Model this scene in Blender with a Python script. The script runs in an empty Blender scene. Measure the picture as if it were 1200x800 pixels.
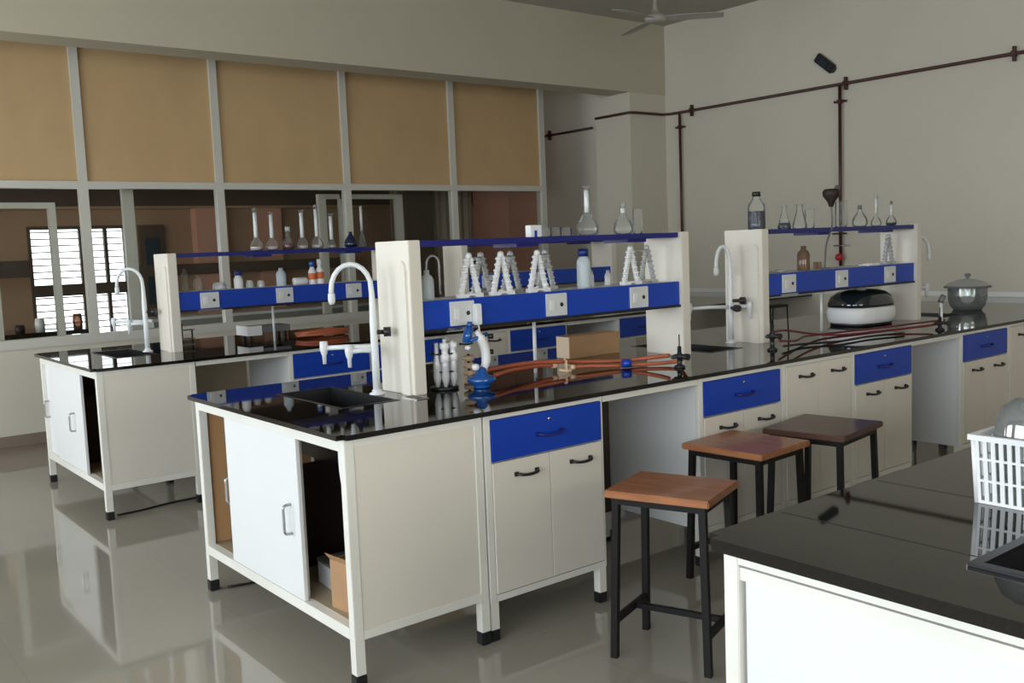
import bpy, bmesh, math, random
from mathutils import Vector, Matrix, Euler
random.seed(7)
S = bpy.context.scene
COL = S.collection
PI = math.pi

# ---------------------------------------------------------------- camera
cam_d = bpy.data.cameras.new('camera')
cam = bpy.data.objects.new('camera', cam_d); COL.objects.link(cam); S.camera = cam
F_PX, YAW, PITCH, ROLL = 1122.472, math.radians(51.727), math.radians(5.667), math.radians(-2.263)
cam_d.sensor_width = 36.0; cam_d.lens = F_PX / 1200.0 * 36.0
cam_d.clip_start = .05; cam_d.clip_end = 200
cy, sy, cp, sp = math.cos(YAW), math.sin(YAW), math.cos(PITCH), math.sin(PITCH)
fw = Vector((cy*cp, sy*cp, -sp)); r0 = Vector((sy, -cy, 0)); u0 = r0.cross(fw)
c_, s_ = math.cos(ROLL), math.sin(ROLL)
rr = c_*r0 + s_*u0; uu = -s_*r0 + c_*u0
m3 = Matrix((rr, uu, -fw)).transposed()
cam.matrix_world = Matrix.Translation((-1.4468, -2.7552, 1.472)) @ m3.to_4x4()

# ---------------------------------------------------------------- world, light, exposure
S.view_settings.view_transform = 'Standard'; S.view_settings.look = 'None'
S.view_settings.gamma = 1; S.view_settings.use_curve_mapping = False
S.view_settings.exposure = 0.36
w = bpy.data.worlds.new('sky'); S.world = w; w.use_nodes = True
bg = w.node_tree.nodes['Background']; bg.inputs[0].default_value = (.86, .94, 1, 1); bg.inputs[1].default_value = 2.4

def area(name, loc, rot, sx, sy_, power, col=(1, 1, 1)):
    d = bpy.data.lights.new(name, 'AREA'); d.shape = 'RECTANGLE'; d.size = sx; d.size_y = sy_
    d.energy = power; d.color = col
    o = bpy.data.objects.new(name, d); COL.objects.link(o); o.location = loc; o.rotation_euler = rot
    return o
# daylight through the left wall windows, then added fill for room and corridor
COOL = (.86, .94, 1.0)
area('daylight_left_a', (-3.97, -2.85, 1.75), (0, -PI/2, 0), 1.7, 6.1, 112, COOL)
area('daylight_left_b', (-3.97, 3.0, 1.75), (0, -PI/2, 0), 1.7, 3.2, 88, COOL)
area('fill_front', (0.6, -6.47, 1.8), (PI/2, 0, 0), 3.2, 1.7, 60, (1.0, .90, .74))  # warm fill lamp added behind the camera for the bench fronts
area('fill_corridor', (-3.8, 7.0, 1.6), (0, -PI/2, 0), 1.6, 1.2, 40, (1.0, .93, .85))  # lamp added at the unseen corridor end to brighten it

# ---------------------------------------------------------------- materials
def mat(name, col, rough=.5, metal=0, spec=.5, noise=None, bump=0, coat=0, emis=None):
    m = bpy.data.materials.new(name); m.use_nodes = True
    nt = m.node_tree; b = nt.nodes['Principled BSDF']
    b.inputs['Base Color'].default_value = (*col, 1); b.inputs['Roughness'].default_value = rough
    b.inputs['Metallic'].default_value = metal; b.inputs['Specular IOR Level'].default_value = spec
    if coat: b.inputs['Coat Weight'].default_value = coat; b.inputs['Coat Roughness'].default_value = .05
    tc = nt.nodes.new('ShaderNodeTexCoord')
    sc, amt, stretch = noise or (3, .06, (1, 1, 1))
    mp = nt.nodes.new('ShaderNodeMapping'); mp.inputs['Scale'].default_value = stretch
    n = nt.nodes.new('ShaderNodeTexNoise'); n.inputs['Scale'].default_value = sc; n.inputs['Detail'].default_value = 5
    nt.links.new(tc.outputs['Object'], mp.inputs[0]); nt.links.new(mp.outputs[0], n.inputs[0])
    r = nt.nodes.new('ShaderNodeValToRGB')
    r.color_ramp.elements[0].position = .3; r.color_ramp.elements[1].position = .7
    r.color_ramp.elements[0].color = (*[max(0, x*(1-amt)) for x in col], 1)
    r.color_ramp.elements[1].color = (*[min(1, x*(1+amt)) for x in col], 1)
    nt.links.new(n.outputs['Fac'], r.inputs[0]); nt.links.new(r.outputs[0], b.inputs['Base Color'])
    if bump:
        bp = nt.nodes.new('ShaderNodeBump'); bp.inputs['Strength'].default_value = bump; bp.inputs['Distance'].default_value = .002
        nt.links.new(n.outputs['Fac'], bp.inputs['Height']); nt.links.new(bp.outputs[0], b.inputs['Normal'])
    if emis:
        b.inputs['Emission Color'].default_value = (*col, 1); b.inputs['Emission Strength'].default_value = emis
    return m

def clear(name, tint=(1, 1, 1), edge=.55, rough=.02, body=0.0, bodycol=(.8, .85, .85)):
    """thin clear glass: see-through with reflections that grow towards the edges"""
    m = bpy.data.materials.new(name); m.use_nodes = True; nt = m.node_tree; nt.nodes.clear()
    out = nt.nodes.new('ShaderNodeOutputMaterial'); t = nt.nodes.new('ShaderNodeBsdfTransparent')
    t.inputs[0].default_value = (*tint, 1)
    g = nt.nodes.new('ShaderNodeBsdfGlossy'); g.inputs['Roughness'].default_value = rough
    lw = nt.nodes.new('ShaderNodeLayerWeight'); lw.inputs[0].default_value = edge
    mx = nt.nodes.new('ShaderNodeMixShader')
    nt.links.new(lw.outputs['Fresnel'], mx.inputs[0])
    nt.links.new(t.outputs[0], mx.inputs[1]); nt.links.new(g.outputs[0], mx.inputs[2])
    last = mx
    if body:
        d = nt.nodes.new('ShaderNodeBsdfDiffuse'); d.inputs[0].default_value = (*bodycol, 1)
        m2 = nt.nodes.new('ShaderNodeMixShader'); m2.inputs[0].default_value = body
        nt.links.new(mx.outputs[0], m2.inputs[1]); nt.links.new(d.outputs[0], m2.inputs[2]); last = m2
    nt.links.new(last.outputs[0], out.inputs[0])
    return m

M = dict(
    wall=mat('wall_paint', (.51, .468, .36), .7, noise=(1.2, .03, (1, 1, 1))),
    wall_r=mat('wall_paint_pale', (.62, .585, .49), .6, noise=(.8, .04, (1, 1, 1))),
    ceil=mat('ceiling_paint', (.42, .38, .33), .8),
    white=mat('white_laminate', (.76, .77, .77), .42, noise=(1.5, .02, (1, 1, 1))),
    cream=mat('cream_laminate', (.74, .70, .62), .42, noise=(1.5, .03, (1, 1, 1))),
    frame=mat('powder_coated_frame', (.78, .77, .71), .38),
    blue=mat('blue_laminate', (.006, .052, .43), .32, noise=(2, .08, (1, 1, 1))),
    bluedark=mat('dark_blue_edge', (.010, .016, .17), .35),
    granite=mat('black_granite', (.008, .0070, .0062), .03, spec=.72, noise=(160, .7, (1, 1, 1))),
    basin=mat('black_polypropylene', (.010, .010, .012), .35),
    black=mat('black_plastic', (.012, .012, .014), .4),
    steelblk=mat('black_painted_steel', (.007, .006, .006), .5, spec=.3),
    chrome=mat('brushed_steel', (.42, .43, .44), .28, metal=1),
    alu=mat('grey_painted_aluminium', (.60, .59, .53), .4, noise=(3, .03, (1, 1, 1))),
    beige=mat('tan_ply_panel', (.54, .37, .19), .55, noise=(2.2, .07, (1, 1, .6))),
    tap=mat('white_epoxy_tap', (.72, .75, .77), .3),
    grey=mat('grey_plastic', (.16, .17, .17), .45),
    socket=mat('white_socket_plate', (.66, .68, .68), .35),
    brownin=mat('brown_inner_laminate', (.54, .30, .14), .5, noise=(2, .1, (1, 1, .2))),
    darkin=mat('dark_brown_and_shade', (.022, .010, .008), .6),  # dark brown items; also carries the shade inside the end cupboards
    card=mat('cardboard', (.40, .235, .12), .8, noise=(4, .08, (1, 1, 1))),
    cardpale=mat('pale_cardboard', (.66, .52, .38), .8),
    hose=mat('orange_rubber_hose', (.43, .115, .055), .4),
    hosered=mat('dark_red_hose', (.16, .02, .02), .4),
    hoseend=mat('pale_hose_end', (.75, .55, .38), .4),
    pipe=mat('maroon_painted_pipe', (.055, .014, .011), .4),
    kneedark=mat('shade_brown_knee_board', (.055, .038, .028), .5),  # darkness of the deep knee space put into the board colour
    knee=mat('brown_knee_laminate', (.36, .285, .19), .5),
    greybody=mat('grey_laminate', (.30, .30, .27), .5),
    red=mat('red_knob', (.45, .02, .03), .35),
    glass=clear('clear_glass', (.965, .98, .97), .22, .04, body=.07, bodycol=(.85, .87, .86)),
    bowlglass=clear('thick_green_glass', (.80, .87, .84), .62, .05, body=.14),
    frost=clear('frosted_glass', (.93, .96, .96), .5, .15, .42, (.85, .87, .87)),
    pane=clear('window_glass', (.97, .98, .97), .10),
    bluecap=mat('blue_cap', (.006, .02, .16), .35),
    pe=clear('translucent_plastic', (.8, .88, .92), .4, .3, .6, (.72, .8, .84)),
    plwhite=mat('white_plastic', (.80, .81, .82), .35),
    amber=clear('amber_glass', (.55, .35, .25), .45, .03, .45, (.32, .21, .15)),
    milky=mat('milky_residue', (.60, .52, .50), .2),
    liqblk=mat('dark_blue_liquid', (.008, .015, .05), .1),
    liqred=mat('red_brown_liquid', (.10, .012, .008), .15),
    orange=mat('orange_paper_label', (.65, .16, .05), .6),
    rim=mat('steel_rim', (.5, .52, .53), .25, metal=1),
    bluemet=mat('glossy_blue_metal', (.010, .09, .36), .15, coat=.6),
    skirting=mat('brown_strip_and_skirting', (.24, .19, .15), .3),
    corr=mat('corridor_wall_paint', (.33, .21, .13), .7),
    pink=mat('pink_brown_paint', (.47, .25, .18), .7),
    corrdark=mat('dark_brown_board', (.075, .052, .036), .6),
    curtain=mat('grey_brown_curtain', (.30, .245, .19), .9, noise=(3, .3, (14, 14, .05))),
    slat=mat('pale_window_slat', (.72, .55, .50), .5),
    fan=mat('cream_fan_enamel', (.42, .40, .36), .4),
    deskblue=mat('dark_teal_board', (.012, .03, .045), .4),
)

def floor_mat():
    m = mat('polished_floor_tile', (.34, .32, .27), .06, spec=.85)
    nt = m.node_tree; b = nt.nodes['Principled BSDF']
    tc = nt.nodes.new('ShaderNodeTexCoord')
    br = nt.nodes.new('ShaderNodeTexBrick'); br.offset = 0; br.inputs['Scale'].default_value = 1
    br.inputs['Brick Width'].default_value = .8; br.inputs['Row Height'].default_value = .8
    br.inputs['Mortar Size'].default_value = .0018; br.inputs['Mortar Smooth'].default_value = .5
    br.inputs['Color1'].default_value = (.34, .32, .27, 1); br.inputs['Color2'].default_value = (.33, .31, .26, 1)
    br.inputs['Mortar'].default_value = (.29, .28, .25, 1)
    nt.links.new(tc.outputs['Object'], br.inputs[0])
    n = nt.nodes.new('ShaderNodeTexNoise'); n.inputs['Scale'].default_value = 1.4; n.inputs['Detail'].default_value = 6
    nt.links.new(tc.outputs['Object'], n.inputs[0])
    mx = nt.nodes.new('ShaderNodeMix'); mx.data_type = 'RGBA'; mx.blend_type = 'MULTIPLY'
    r = nt.nodes.new('ShaderNodeValToRGB'); r.color_ramp.elements[0].color = (.88, .87, .85, 1)
    nt.links.new(n.outputs['Fac'], r.inputs[0]); mx.inputs[0].default_value = 1
    nt.links.new(br.outputs['Color'], mx.inputs[6]); nt.links.new(r.outputs[0], mx.inputs[7])
    nt.links.new(mx.outputs[2], b.inputs['Base Color'])
    mr = nt.nodes.new('ShaderNodeMapRange'); mr.inputs[3].default_value = .035; mr.inputs[4].default_value = .075
    nt.links.new(n.outputs['Fac'], mr.inputs[0]); nt.links.new(mr.outputs[0], b.inputs['Roughness'])
    return m
M['floor'] = floor_mat()

def wood(name, a, b_):
    m = mat(name, a, .38, noise=(5, .25, (9, 1.2, 9)), bump=.2, coat=.25)
    r = [n for n in m.node_tree.nodes if n.type == 'VALTORGB'][0]
    r.color_ramp.elements[0].color = (*b_, 1); r.color_ramp.elements[1].color = (*a, 1)
    return m
M['wood'] = wood('varnished_orange_wood', (.47, .19, .075), (.31, .115, .05))
M['wood2'] = wood('varnished_dark_wood', (.12, .056, .034), (.07, .032, .021))

# ---------------------------------------------------------------- mesh helpers
class MB:
    def __init__(s): s.bm = bmesh.new()
    def box(s, x0, x1, y0, y1, z0, z1, bev=0):
        v = [s.bm.verts.new((x, y, z)) for z in (z0, z1) for y in (y0, y1) for x in (x0, x1)]
        fs = [s.bm.faces.new([v[i] for i in q]) for q in ((0,2,3,1),(4,5,7,6),(0,1,5,4),(2,6,7,3),(0,4,6,2),(1,3,7,5))]
        if bev:
            es = list({e for f in fs for e in f.edges})
            bmesh.ops.bevel(s.bm, geom=es, offset=bev, segments=2, affect='EDGES', clamp_overlap=True)
        return s
    def tube(s, pts, r, seg=10, cap=True):
        pts = [Vector(p) for p in pts]; rs = r if isinstance(r, (list, tuple)) else [r]*len(pts)
        t = (pts[1]-pts[0]).normalized(); up = Vector((0, 0, 1)) if abs(t.z) < .9 else Vector((1, 0, 0))
        n = t.cross(up).normalized(); rings = []
        for i, p in enumerate(pts):
            if i == 0: tt = pts[1]-pts[0]
            elif i == len(pts)-1: tt = pts[-1]-pts[-2]
            else: tt = pts[i+1]-pts[i-1]
            tt = tt.normalized() if tt.length > 1e-9 else t
            n = (n - tt*n.dot(tt)).normalized(); b = tt.cross(n)
            rings.append([s.bm.verts.new(p + rs[i]*(math.cos(a)*n + math.sin(a)*b)) for a in [2*PI*k/seg for k in range(seg)]])
        for i in range(len(rings)-1):
            for k in range(seg):
                f = s.bm.faces.new((rings[i][k], rings[i][(k+1) % seg], rings[i+1][(k+1) % seg], rings[i+1][k])); f.smooth = True
        if cap:
            s.bm.faces.new(rings[0][::-1]); s.bm.faces.new(rings[-1])
        return s
    def lathe(s, prof, c=(0, 0, 0), seg=24, rot=None):
        c = Vector(c); rings = []
        for r, z in prof:
            if r < 1e-6: vs = [Vector((0, 0, z))]
            else: vs = [Vector((r*math.cos(2*PI*k/seg), r*math.sin(2*PI*k/seg), z)) for k in range(seg)]
            if rot: vs = [rot @ v for v in vs]
            rings.append([s.bm.verts.new(v + c) for v in vs])
        for a, b in zip(rings, rings[1:]):
            for k in range(seg):
                if len(a) == 1 and len(b) == 1: continue
                if len(a) == 1: f = s.bm.faces.new((a[0], b[(k+1) % seg], b[k]))
                elif len(b) == 1: f = s.bm.faces.new((a[k], a[(k+1) % seg], b[0]))
                else: f = s.bm.faces.new((a[k], a[(k+1) % seg], b[(k+1) % seg], b[k]))
                f.smooth = True
        return s
    def prism(s, poly, y0, y1):
        """polygon in x,z extruded along y"""
        a = [s.bm.verts.new((x, y0, z)) for x, z in poly]; b = [s.bm.verts.new((x, y1, z)) for x, z in poly]
        s.bm.faces.new(a); s.bm.faces.new(b[::-1])
        for i in range(len(poly)):
            j = (i+1) % len(poly); s.bm.faces.new((a[j], a[i], b[i], b[j]))
        return s
    def cells(s, xs, ys, z0, z1, hole):
        """slab on a grid with open cells"""
        V = {}
        def v(i, j, k):
            if (i, j, k) not in V: V[(i, j, k)] = s.bm.verts.new((xs[i], ys[j], (z0, z1)[k]))
            return V[(i, j, k)]
        nx, ny = len(xs)-1, len(ys)-1
        full = lambda i, j: 0 <= i < nx and 0 <= j < ny and (i, j) not in hole
        for i in range(nx):
            for j in range(ny):
                if not full(i, j): continue
                s.bm.faces.new((v(i,j,1), v(i+1,j,1), v(i+1,j+1,1), v(i,j+1,1)))
                s.bm.faces.new((v(i,j,0), v(i,j+1,0), v(i+1,j+1,0), v(i+1,j,0)))
                if not full(i-1, j): s.bm.faces.new((v(i,j,0), v(i,j,1), v(i,j+1,1), v(i,j+1,0)))
                if not full(i+1, j): s.bm.faces.new((v(i+1,j,0), v(i+1,j+1,0), v(i+1,j+1,1), v(i+1,j,1)))
                if not full(i, j-1): s.bm.faces.new((v(i,j,0), v(i+1,j,0), v(i+1,j,1), v(i,j,1)))
                if not full(i, j+1): s.bm.faces.new((v(i,j+1,0), v(i,j+1,1), v(i+1,j+1,1), v(i+1,j+1,0)))
        return s
    def build(s, name, m, parent=None, loc=None, rot=None):
        bmesh.ops.recalc_face_normals(s.bm, faces=s.bm.faces)
        me = bpy.data.meshes.new(name); s.bm.to_mesh(me); s.bm.free()
        me.materials.append(M[m] if isinstance(m, str) else m)
        o = bpy.data.objects.new(name, me); COL.objects.link(o)
        if parent: o.parent = parent
        if loc: o.location = loc
        if rot: o.rotation_euler = rot
        return o

def tag(o, label, cat, group=None):
    o['label'] = label; o['category'] = cat
    if group: o['group'] = group
    return o
def thing(name, label, cat, loc=(0, 0, 0), rotz=0, group=None):
    o = bpy.data.objects.new(name, None); COL.objects.link(o); o.empty_display_size = .05
    o.location = loc; o.rotation_euler = (0, 0, rotz)
    return tag(o, label, cat, group)
def struct(o, label, cat='structure'):
    o['kind'] = 'structure'; o['label'] = label; o['category'] = cat
    return o
def dup(root, label, loc, rotz=None, group=None):
    r = root.copy(); COL.objects.link(r); r.location = loc
    if rotz is not None: r.rotation_euler = (0, 0, rotz)
    r['label'] = label
    if group: r['group'] = group
    for ch in list(root.children):
        c = ch.copy(); COL.objects.link(c); c.parent = r
        for g in list(ch.children):
            d = g.copy(); COL.objects.link(d); d.parent = c
    return r
def box(name, m, parent, *a, **k): return MB().box(*a, **k).build(name, m, parent)
def smooth(pts, n=8):
    """Catmull-Rom through the points"""
    P = [Vector(p) for p in pts]; P = [P[0]*2-P[1]] + P + [P[-1]*2-P[-2]]; out = []
    for i in range(1, len(P)-2):
        for k in range(n):
            t = k/n; a, b, c, d = P[i-1:i+3]
            out.append(.5*((2*b)+(c-a)*t+(2*a-5*b+4*c-d)*t*t+(3*b-a-3*c+d)*t**3))
    out.append(P[-2]); return out

# ---------------------------------------------------------------- room
XW, YB, ZC, YP = 6.84, 4.77, 3.86, 5.88
struct(box('floor', 'floor', None, -4.1, XW+.1, -6.6, 4.83, -.1, 0), 'polished grey-beige tiled laboratory floor', 'floor')
struct(box('floor', 'skirting', None, -4.1, XW+.1, 4.83, 8.1, -.1, 0), 'brown floor strip along and behind the glazed partition', 'floor')  # strip coloured browner than the main floor
struct(box('ceiling', 'ceil', None, -4.1, XW+.1, -6.6, 8.1, ZC, ZC+.1), 'plain painted ceiling with the fan', 'ceiling')
struct(box('wall_right', 'wall_r', None, XW, XW+.12, -6.6, 8.1, 0, ZC), 'pale right wall carrying the maroon gas pipes', 'wall')
struct(box('wall_beam', 'wall', None, -4.0, XW, YB, YB+.31, 3.1, ZC), 'cream beam above the glazed partition', 'beam')
struct(box('wall_column', 'wall_r', None, 6.27, XW, YB+.01, YB+.56, 0, 3.1), 'square wall column in the corner below the beam', 'column')
struct(MB().cells([-4.1, -4.0], [-6.6, 8.1], 0, .9, set()).cells([-4.1, -4.0], [-6.6, 8.1], 2.6, ZC, set())
       .cells([-4.1, -4.0], [-6.6, -5.9], .9, 2.6, set()).cells([-4.1, -4.0], [.2, 1.4], .9, 2.6, set())
       .cells([-4.1, -4.0], [4.6, 6.4], .9, 2.6, set()).cells([-4.1, -4.0], [7.6, 8.1], .9, 2.6, set()).build('wall_left', 'wall'),
       'wall with the daylight windows left of the benches', 'wall')
struct(MB().cells([-4.1, XW+.1], [-6.6, -6.5], 0, .95, set()).cells([-4.1, XW+.1], [-6.6, -6.5], 2.65, ZC, set())
       .cells([-4.1, -1.0], [-6.6, -6.5], .95, 2.65, set()).cells([2.2, XW+.1], [-6.6, -6.5], .95, 2.65, set()).build('wall_front', 'wall'),
       'wall behind the camera with an opening added for fill light', 'wall')
struct(box('wall_back', 'wall_r', None, -4.0, 5.95, YP, YP+.10, 0, .79), 'low white wall under the glazed partition', 'wall')
struct(box('baseboard_back', 'skirting', None, -4.0, 5.95, YP-.012, YP, 0, .09), 'brown skirting along the low white wall', 'baseboard')

struct(box('baseboard_right', 'white', None, XW-.003, XW, -3.2, YB, .8845, .925), 'pale upstand strip along the right wall behind the worktops', 'trim')
# glazed partition
win = thing('window_1', 'long glazed partition with tan upper panels and pale frame', 'partition', (0, YP, 0)); win['kind'] = 'structure'
mx = [-3.06, -1.77, -.47, .83, 2.02, 3.345, 4.655, 5.935]
for x in mx:
    box('mullion', 'alu', win, x-.035, x+.035, 0, .08, .87, 3.86)
for nm, z0, z1, y0 in (('rail', .79, .87, -.015), ('rail', 2.10, 2.16, -.004), ('rail', 3.80, 3.86, 0)):
    box(nm, 'alu', win, -4.0, 5.97, y0, .085, z0, z1)
xs = [-4.0] + mx
for a, b in zip(xs, xs[1:]):
    box('panel', 'beige', win, a+.035, b-.035, .03, .05, 2.16, 3.80)
    box('pane', 'pane', win, a+.035, b-.035, .038, .043, .87, 2.10)

# corridor beyond the glass
yc = 8.0
struct(MB().cells([-4.1, .80, 1.78, XW+.1], [yc, yc+.12], 0, ZC, {(1, 0)}).cells([.80, 1.78], [yc, yc+.12], 0, .58, set())
       .cells([.80, 1.78], [yc, yc+.12], 1.86, ZC, set()).build('wall_corridor', 'corr'), 'brown far wall seen through the partition glass', 'wall')
w2 = thing('window_2', 'bright slatted window far behind the glass', 'window', (0, yc, 0)); w2['kind'] = 'structure'
for x in (.80, 1.06, 1.30, 1.55, 1.75): box('window_frame', 'corrdark', w2, x, x+.035, .0, .05, .58, 1.86)
for z in (.58, 1.14, 1.83): box('window_frame', 'corrdark', w2, .80, 1.78, -.01, .06, z, z+(.12 if z == 1.14 else .035))
for k in range(18):
    z = .64 + k*.068
    if 1.12 < z < 1.27: continue
    box('slat', 'slat', w2, .835, 1.75, .06, .085, z, z+.013)
struct(box('trim_1', 'corrdark', None, -4.0, XW, yc-.12, yc, 2.06, 2.5), 'dark brown header board on the far wall', 'trim')
struct(box('trim_2', 'corr', None, -4.0, XW, yc-.14, yc, 2.03, 2.06), 'thin brown ledge below the dark header board', 'trim')
struct(box('wall_pillar', 'pink', None, 6.36, XW, 7.10, 7.9, 0, ZC), 'pink-brown pillar in the corridor behind the last pane', 'pillar')
struct(box('trim_3', 'pink', None, 2.50, 2.86, yc-.16, yc, 0, 2.03), 'peach pilaster on the far corridor wall', 'trim')
struct(box('trim_4', 'pink', None, 3.25, 3.55, yc-.1, yc, 0, 2.03), 'pink-brown pilaster right of the peach one', 'trim')
d1 = thing('door_1', 'dark narrow corridor door beside the bright window', 'door', (2.05, yc-.04, 0)); d1['kind'] = 'structure'
box('door_panel', 'corrdark', d1, -.15, .13, -.01, .04, 0, 1.86); box('door_pane', 'deskblue', d1, -.09, .07, -.02, -.01, 1.0, 1.72)
def alu_frame(name, label, x0, x1, y, z, wd=.06, post=None):
    t = thing(name, label, 'door', (x0, y, 0)); t['kind'] = 'structure'
    L = x1-x0
    box('jamb', 'alu', t, 0, wd, 0, .06, 0, z); box('jamb', 'alu', t, L-wd, L, 0, .06, 0, z)
    if post: box('jamb', 'alu', t, post-x0, post-x0+.10, 0, .06, 0, z)
    box('door_head', 'alu', t, wd, L-wd, 0, .06, z-.05, z)
    box('pane', 'pane', t, wd, L-wd, .028, .033, 0, z-.05)
    return t
alu_frame('door_2', 'pale framed glass door in the middle of the corridor', 3.33, 4.37, 6.5, 2.10, .085, 3.58)
alu_frame('door_3', 'pale framed glass door at the left behind the glass', .18, .74, 6.5, 2.02, .06)
struct(box('trim_5', 'alu', None, 1.30, 1.40, 6.42, 6.48, 0, 2.6), 'thick pale post just behind the glass left of the rear rack', 'trim')
cu = MB()
n = 60
for (a, b, yy) in ((4.45, 5.62, 6.9),):
    vs = []
    for i in range(n+1):
        x = a+(b-a)*i/n; y = yy+.03*math.sin(i*1.1)
        vs.append((x, y))
    for (xa, ya), (xb, yb) in zip(vs, vs[1:]):
        q = [cu.bm.verts.new(v) for v in ((xa, ya, .005), (xb, yb, .005), (xb, yb, 2.6), (xa, ya, 2.6))]
        cu.bm.faces.new(q).smooth = True
bmesh.ops.remove_doubles(cu.bm, verts=cu.bm.verts, dist=1e-5)
o = cu.build('curtain', 'curtain'); sm = o.modifiers.new('s', 'SOLIDIFY'); sm.thickness = .01
tag(o, 'grey-brown hanging curtain behind the right-hand partition panes', 'curtain')
tag(box('curtain_rod', 'corrdark', None, 4.3, 5.75, 6.86, 6.94, 2.6, 2.63), 'dark rail holding the grey-brown curtain', 'rail')
tag(box('notice_board', 'corrdark', None, 4.55, 4.9, 6.70, 6.74, .0, 2.5), 'tall dark board standing before the curtain, right of the corridor door', 'board')
tag(box('shelf_cabinet', 'corrdark', None, 1.7, 4.4, yc-.22, yc-.14, 1.3, 1.42), 'long dark shelf on the far corridor wall', 'shelf')
gc = thing('counter', 'long grey counter in the corridor behind the rear rack', 'counter', (1.75, 7.25, 0))
box('counter_top', 'socket', gc, 0, 2.75, 0, .5, .84, .87); box('body', 'greybody', gc, .02, 2.73, .02, .48, 0, .84)
# table and clutter on the left of the corridor
tb = thing('table', 'dark laboratory table left behind the glass', 'table', (0, 7.1, 0))
box('table_top', 'granite', tb, -1.6, 1.05, -.35, .35, .82, .86); box('panel', 'deskblue', tb, -1.2, .75, -.33, -.30, .45, .82)
for x in (-1.55, .95):
    for y in (-.3, .27): box('leg', 'frame', tb, x, x+.05, y, y+.05, 0, .82)
tag(box('hanging_shelf', 'corrdark', None, -.9, .66, 7.25, 7.45, 1.36, 1.52), 'dark hanging board above the corridor table', 'shelf')
tag(box('post', 'cardpale', None, .22, .30, 7.15, 7.23, .86, 1.5), 'tan post standing on the corridor table', 'post')
tag(box('post', 'cardpale', None, -.85, -.77, 7.28, 7.36, .86, 1.36), 'tan post at the left end of the hanging board', 'post')
for i, (x, hh, m_, l_) in enumerate(((.45, .07, 'darkin', 'low dark red tray'), (.62, .12, 'plwhite', 'small white tub'), (.80, .09, 'card', 'squat brown carton'), (.95, .14, 'amber', 'brown jar'))):
    o = MB().lathe([(0, 0), (.04, 0), (.045, hh*.5), (.038, hh), (0, hh)], (0, 0, 0), 14).build('jar' if i else 'tray', m_, None, (x, 6.92, .86))
    tag(o, l_ + ' on the corridor table behind the glass', 'container')

# ---------------------------------------------------------------- benches
def worktop(name, label, x1, y0, depth, sinks, loc=(0, 0, 0), rimm='basin', rim=.0012, thick=.018, k=.007):
    t = thing(name, label, 'worktop', (0, y0, .855))
    xs, ys = [0], [0]
    for (a, b, c, d) in sinks: xs += [a, b]
    ys = [0, sinks[0][2], sinks[0][3], depth]; xs.append(x1)
    hole = {(1+2*i, 1) for i in range(len(sinks))}
    mb = MB().cells(xs, ys, .025-thick, .025, hole)
    # round the two free corners and soften the rim
    ce = [e for e in mb.bm.edges if abs(e.verts[0].co.x) < 1e-6 and abs(e.verts[1].co.x) < 1e-6 and abs(e.verts[0].co.z-e.verts[1].co.z) > .01]
    ce = [e for e in ce if e.verts[0].co.y < 1e-6 or e.verts[0].co.y > depth-1e-6]
    bmesh.ops.bevel(mb.bm, geom=ce, offset=.025, segments=4, affect='EDGES')
    mb.build('slab', 'granite', t)
    for (a, b, c, d) in sinks:
        s = MB(); tk = .006
        s.box(a, b, c, c+tk, -.2, .027).box(a, b, d-tk, d, -.2, .027).box(a, a+tk, c, d, -.2, .027).box(b-tk, b, c, d, -.2, .027).box(a, b, c, d, -.206, -.2)
        bs = s.build('sink_basin', 'basin', t)
        r = MB()
        r.box(a-k, b+k, c-k, c+tk, .0255, .0255+rim).box(a-k, b+k, d-tk, d+k, .0255, .0255+rim).box(a-k, a+tk, c+tk, d-tk, .0255, .0255+rim).box(b-tk, b+k, c+tk, d-tk, .0255, .0255+rim)
        r.build('sink_rim', rimm, t)
        MB().lathe([(0, 0), (.03, 0), (.032, .004), (0, .004)], ((a+b)/2, (c+d)/2, -.2), 16).build('drain', 'rim', bs)
    return t
SA = [(.28, .53, .50, 1.07), (2.44, 2.69, .50, 1.07), (4.86, 5.12, .50, 1.07)]
worktop('worktop', 'long glossy black granite worktop of the front bench', XW-.005, 0, 1.405, SA)
worktop('worktop', 'long glossy black granite worktop of the rear bench by the glass partition', XW-.005, 2.88, 1.405, SA)
wc = worktop('worktop', 'black granite worktop of the near right bench with the basket', 3.6, -2.915, 1.405, [(.20, .46, .41, .945)], rimm='basin', rim=.006, thick=.025, k=.014)
# seams between the slabs of the near worktop
for x in (.246, .622):
    box('slab_joint', 'black', wc, x-.0012, x+.0012, .96, 1.39, .0251, .0256)

def handle_arch(mb, x, y, z, L=.11, horizontal=True):
    """bow handle on a face looking to -y"""
    pts = [(x-L/2, y, z), (x-L/2+.006, y-.02, z), (x-L*.28, y-.026, z-.003), (x, y-.027, z-.005), (x+L*.28, y-.026, z-.003), (x+L/2-.006, y-.02, z), (x+L/2, y, z)]
    mb.tube(smooth(pts, 4), .006, 8)
    mb.box(x-L/2-.008, x-L/2+.008, y-.008, y, z-.008, z+.008); mb.box(x+L/2-.008, x+L/2+.008, y-.008, y, z-.008, z+.008)
    return mb

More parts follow.
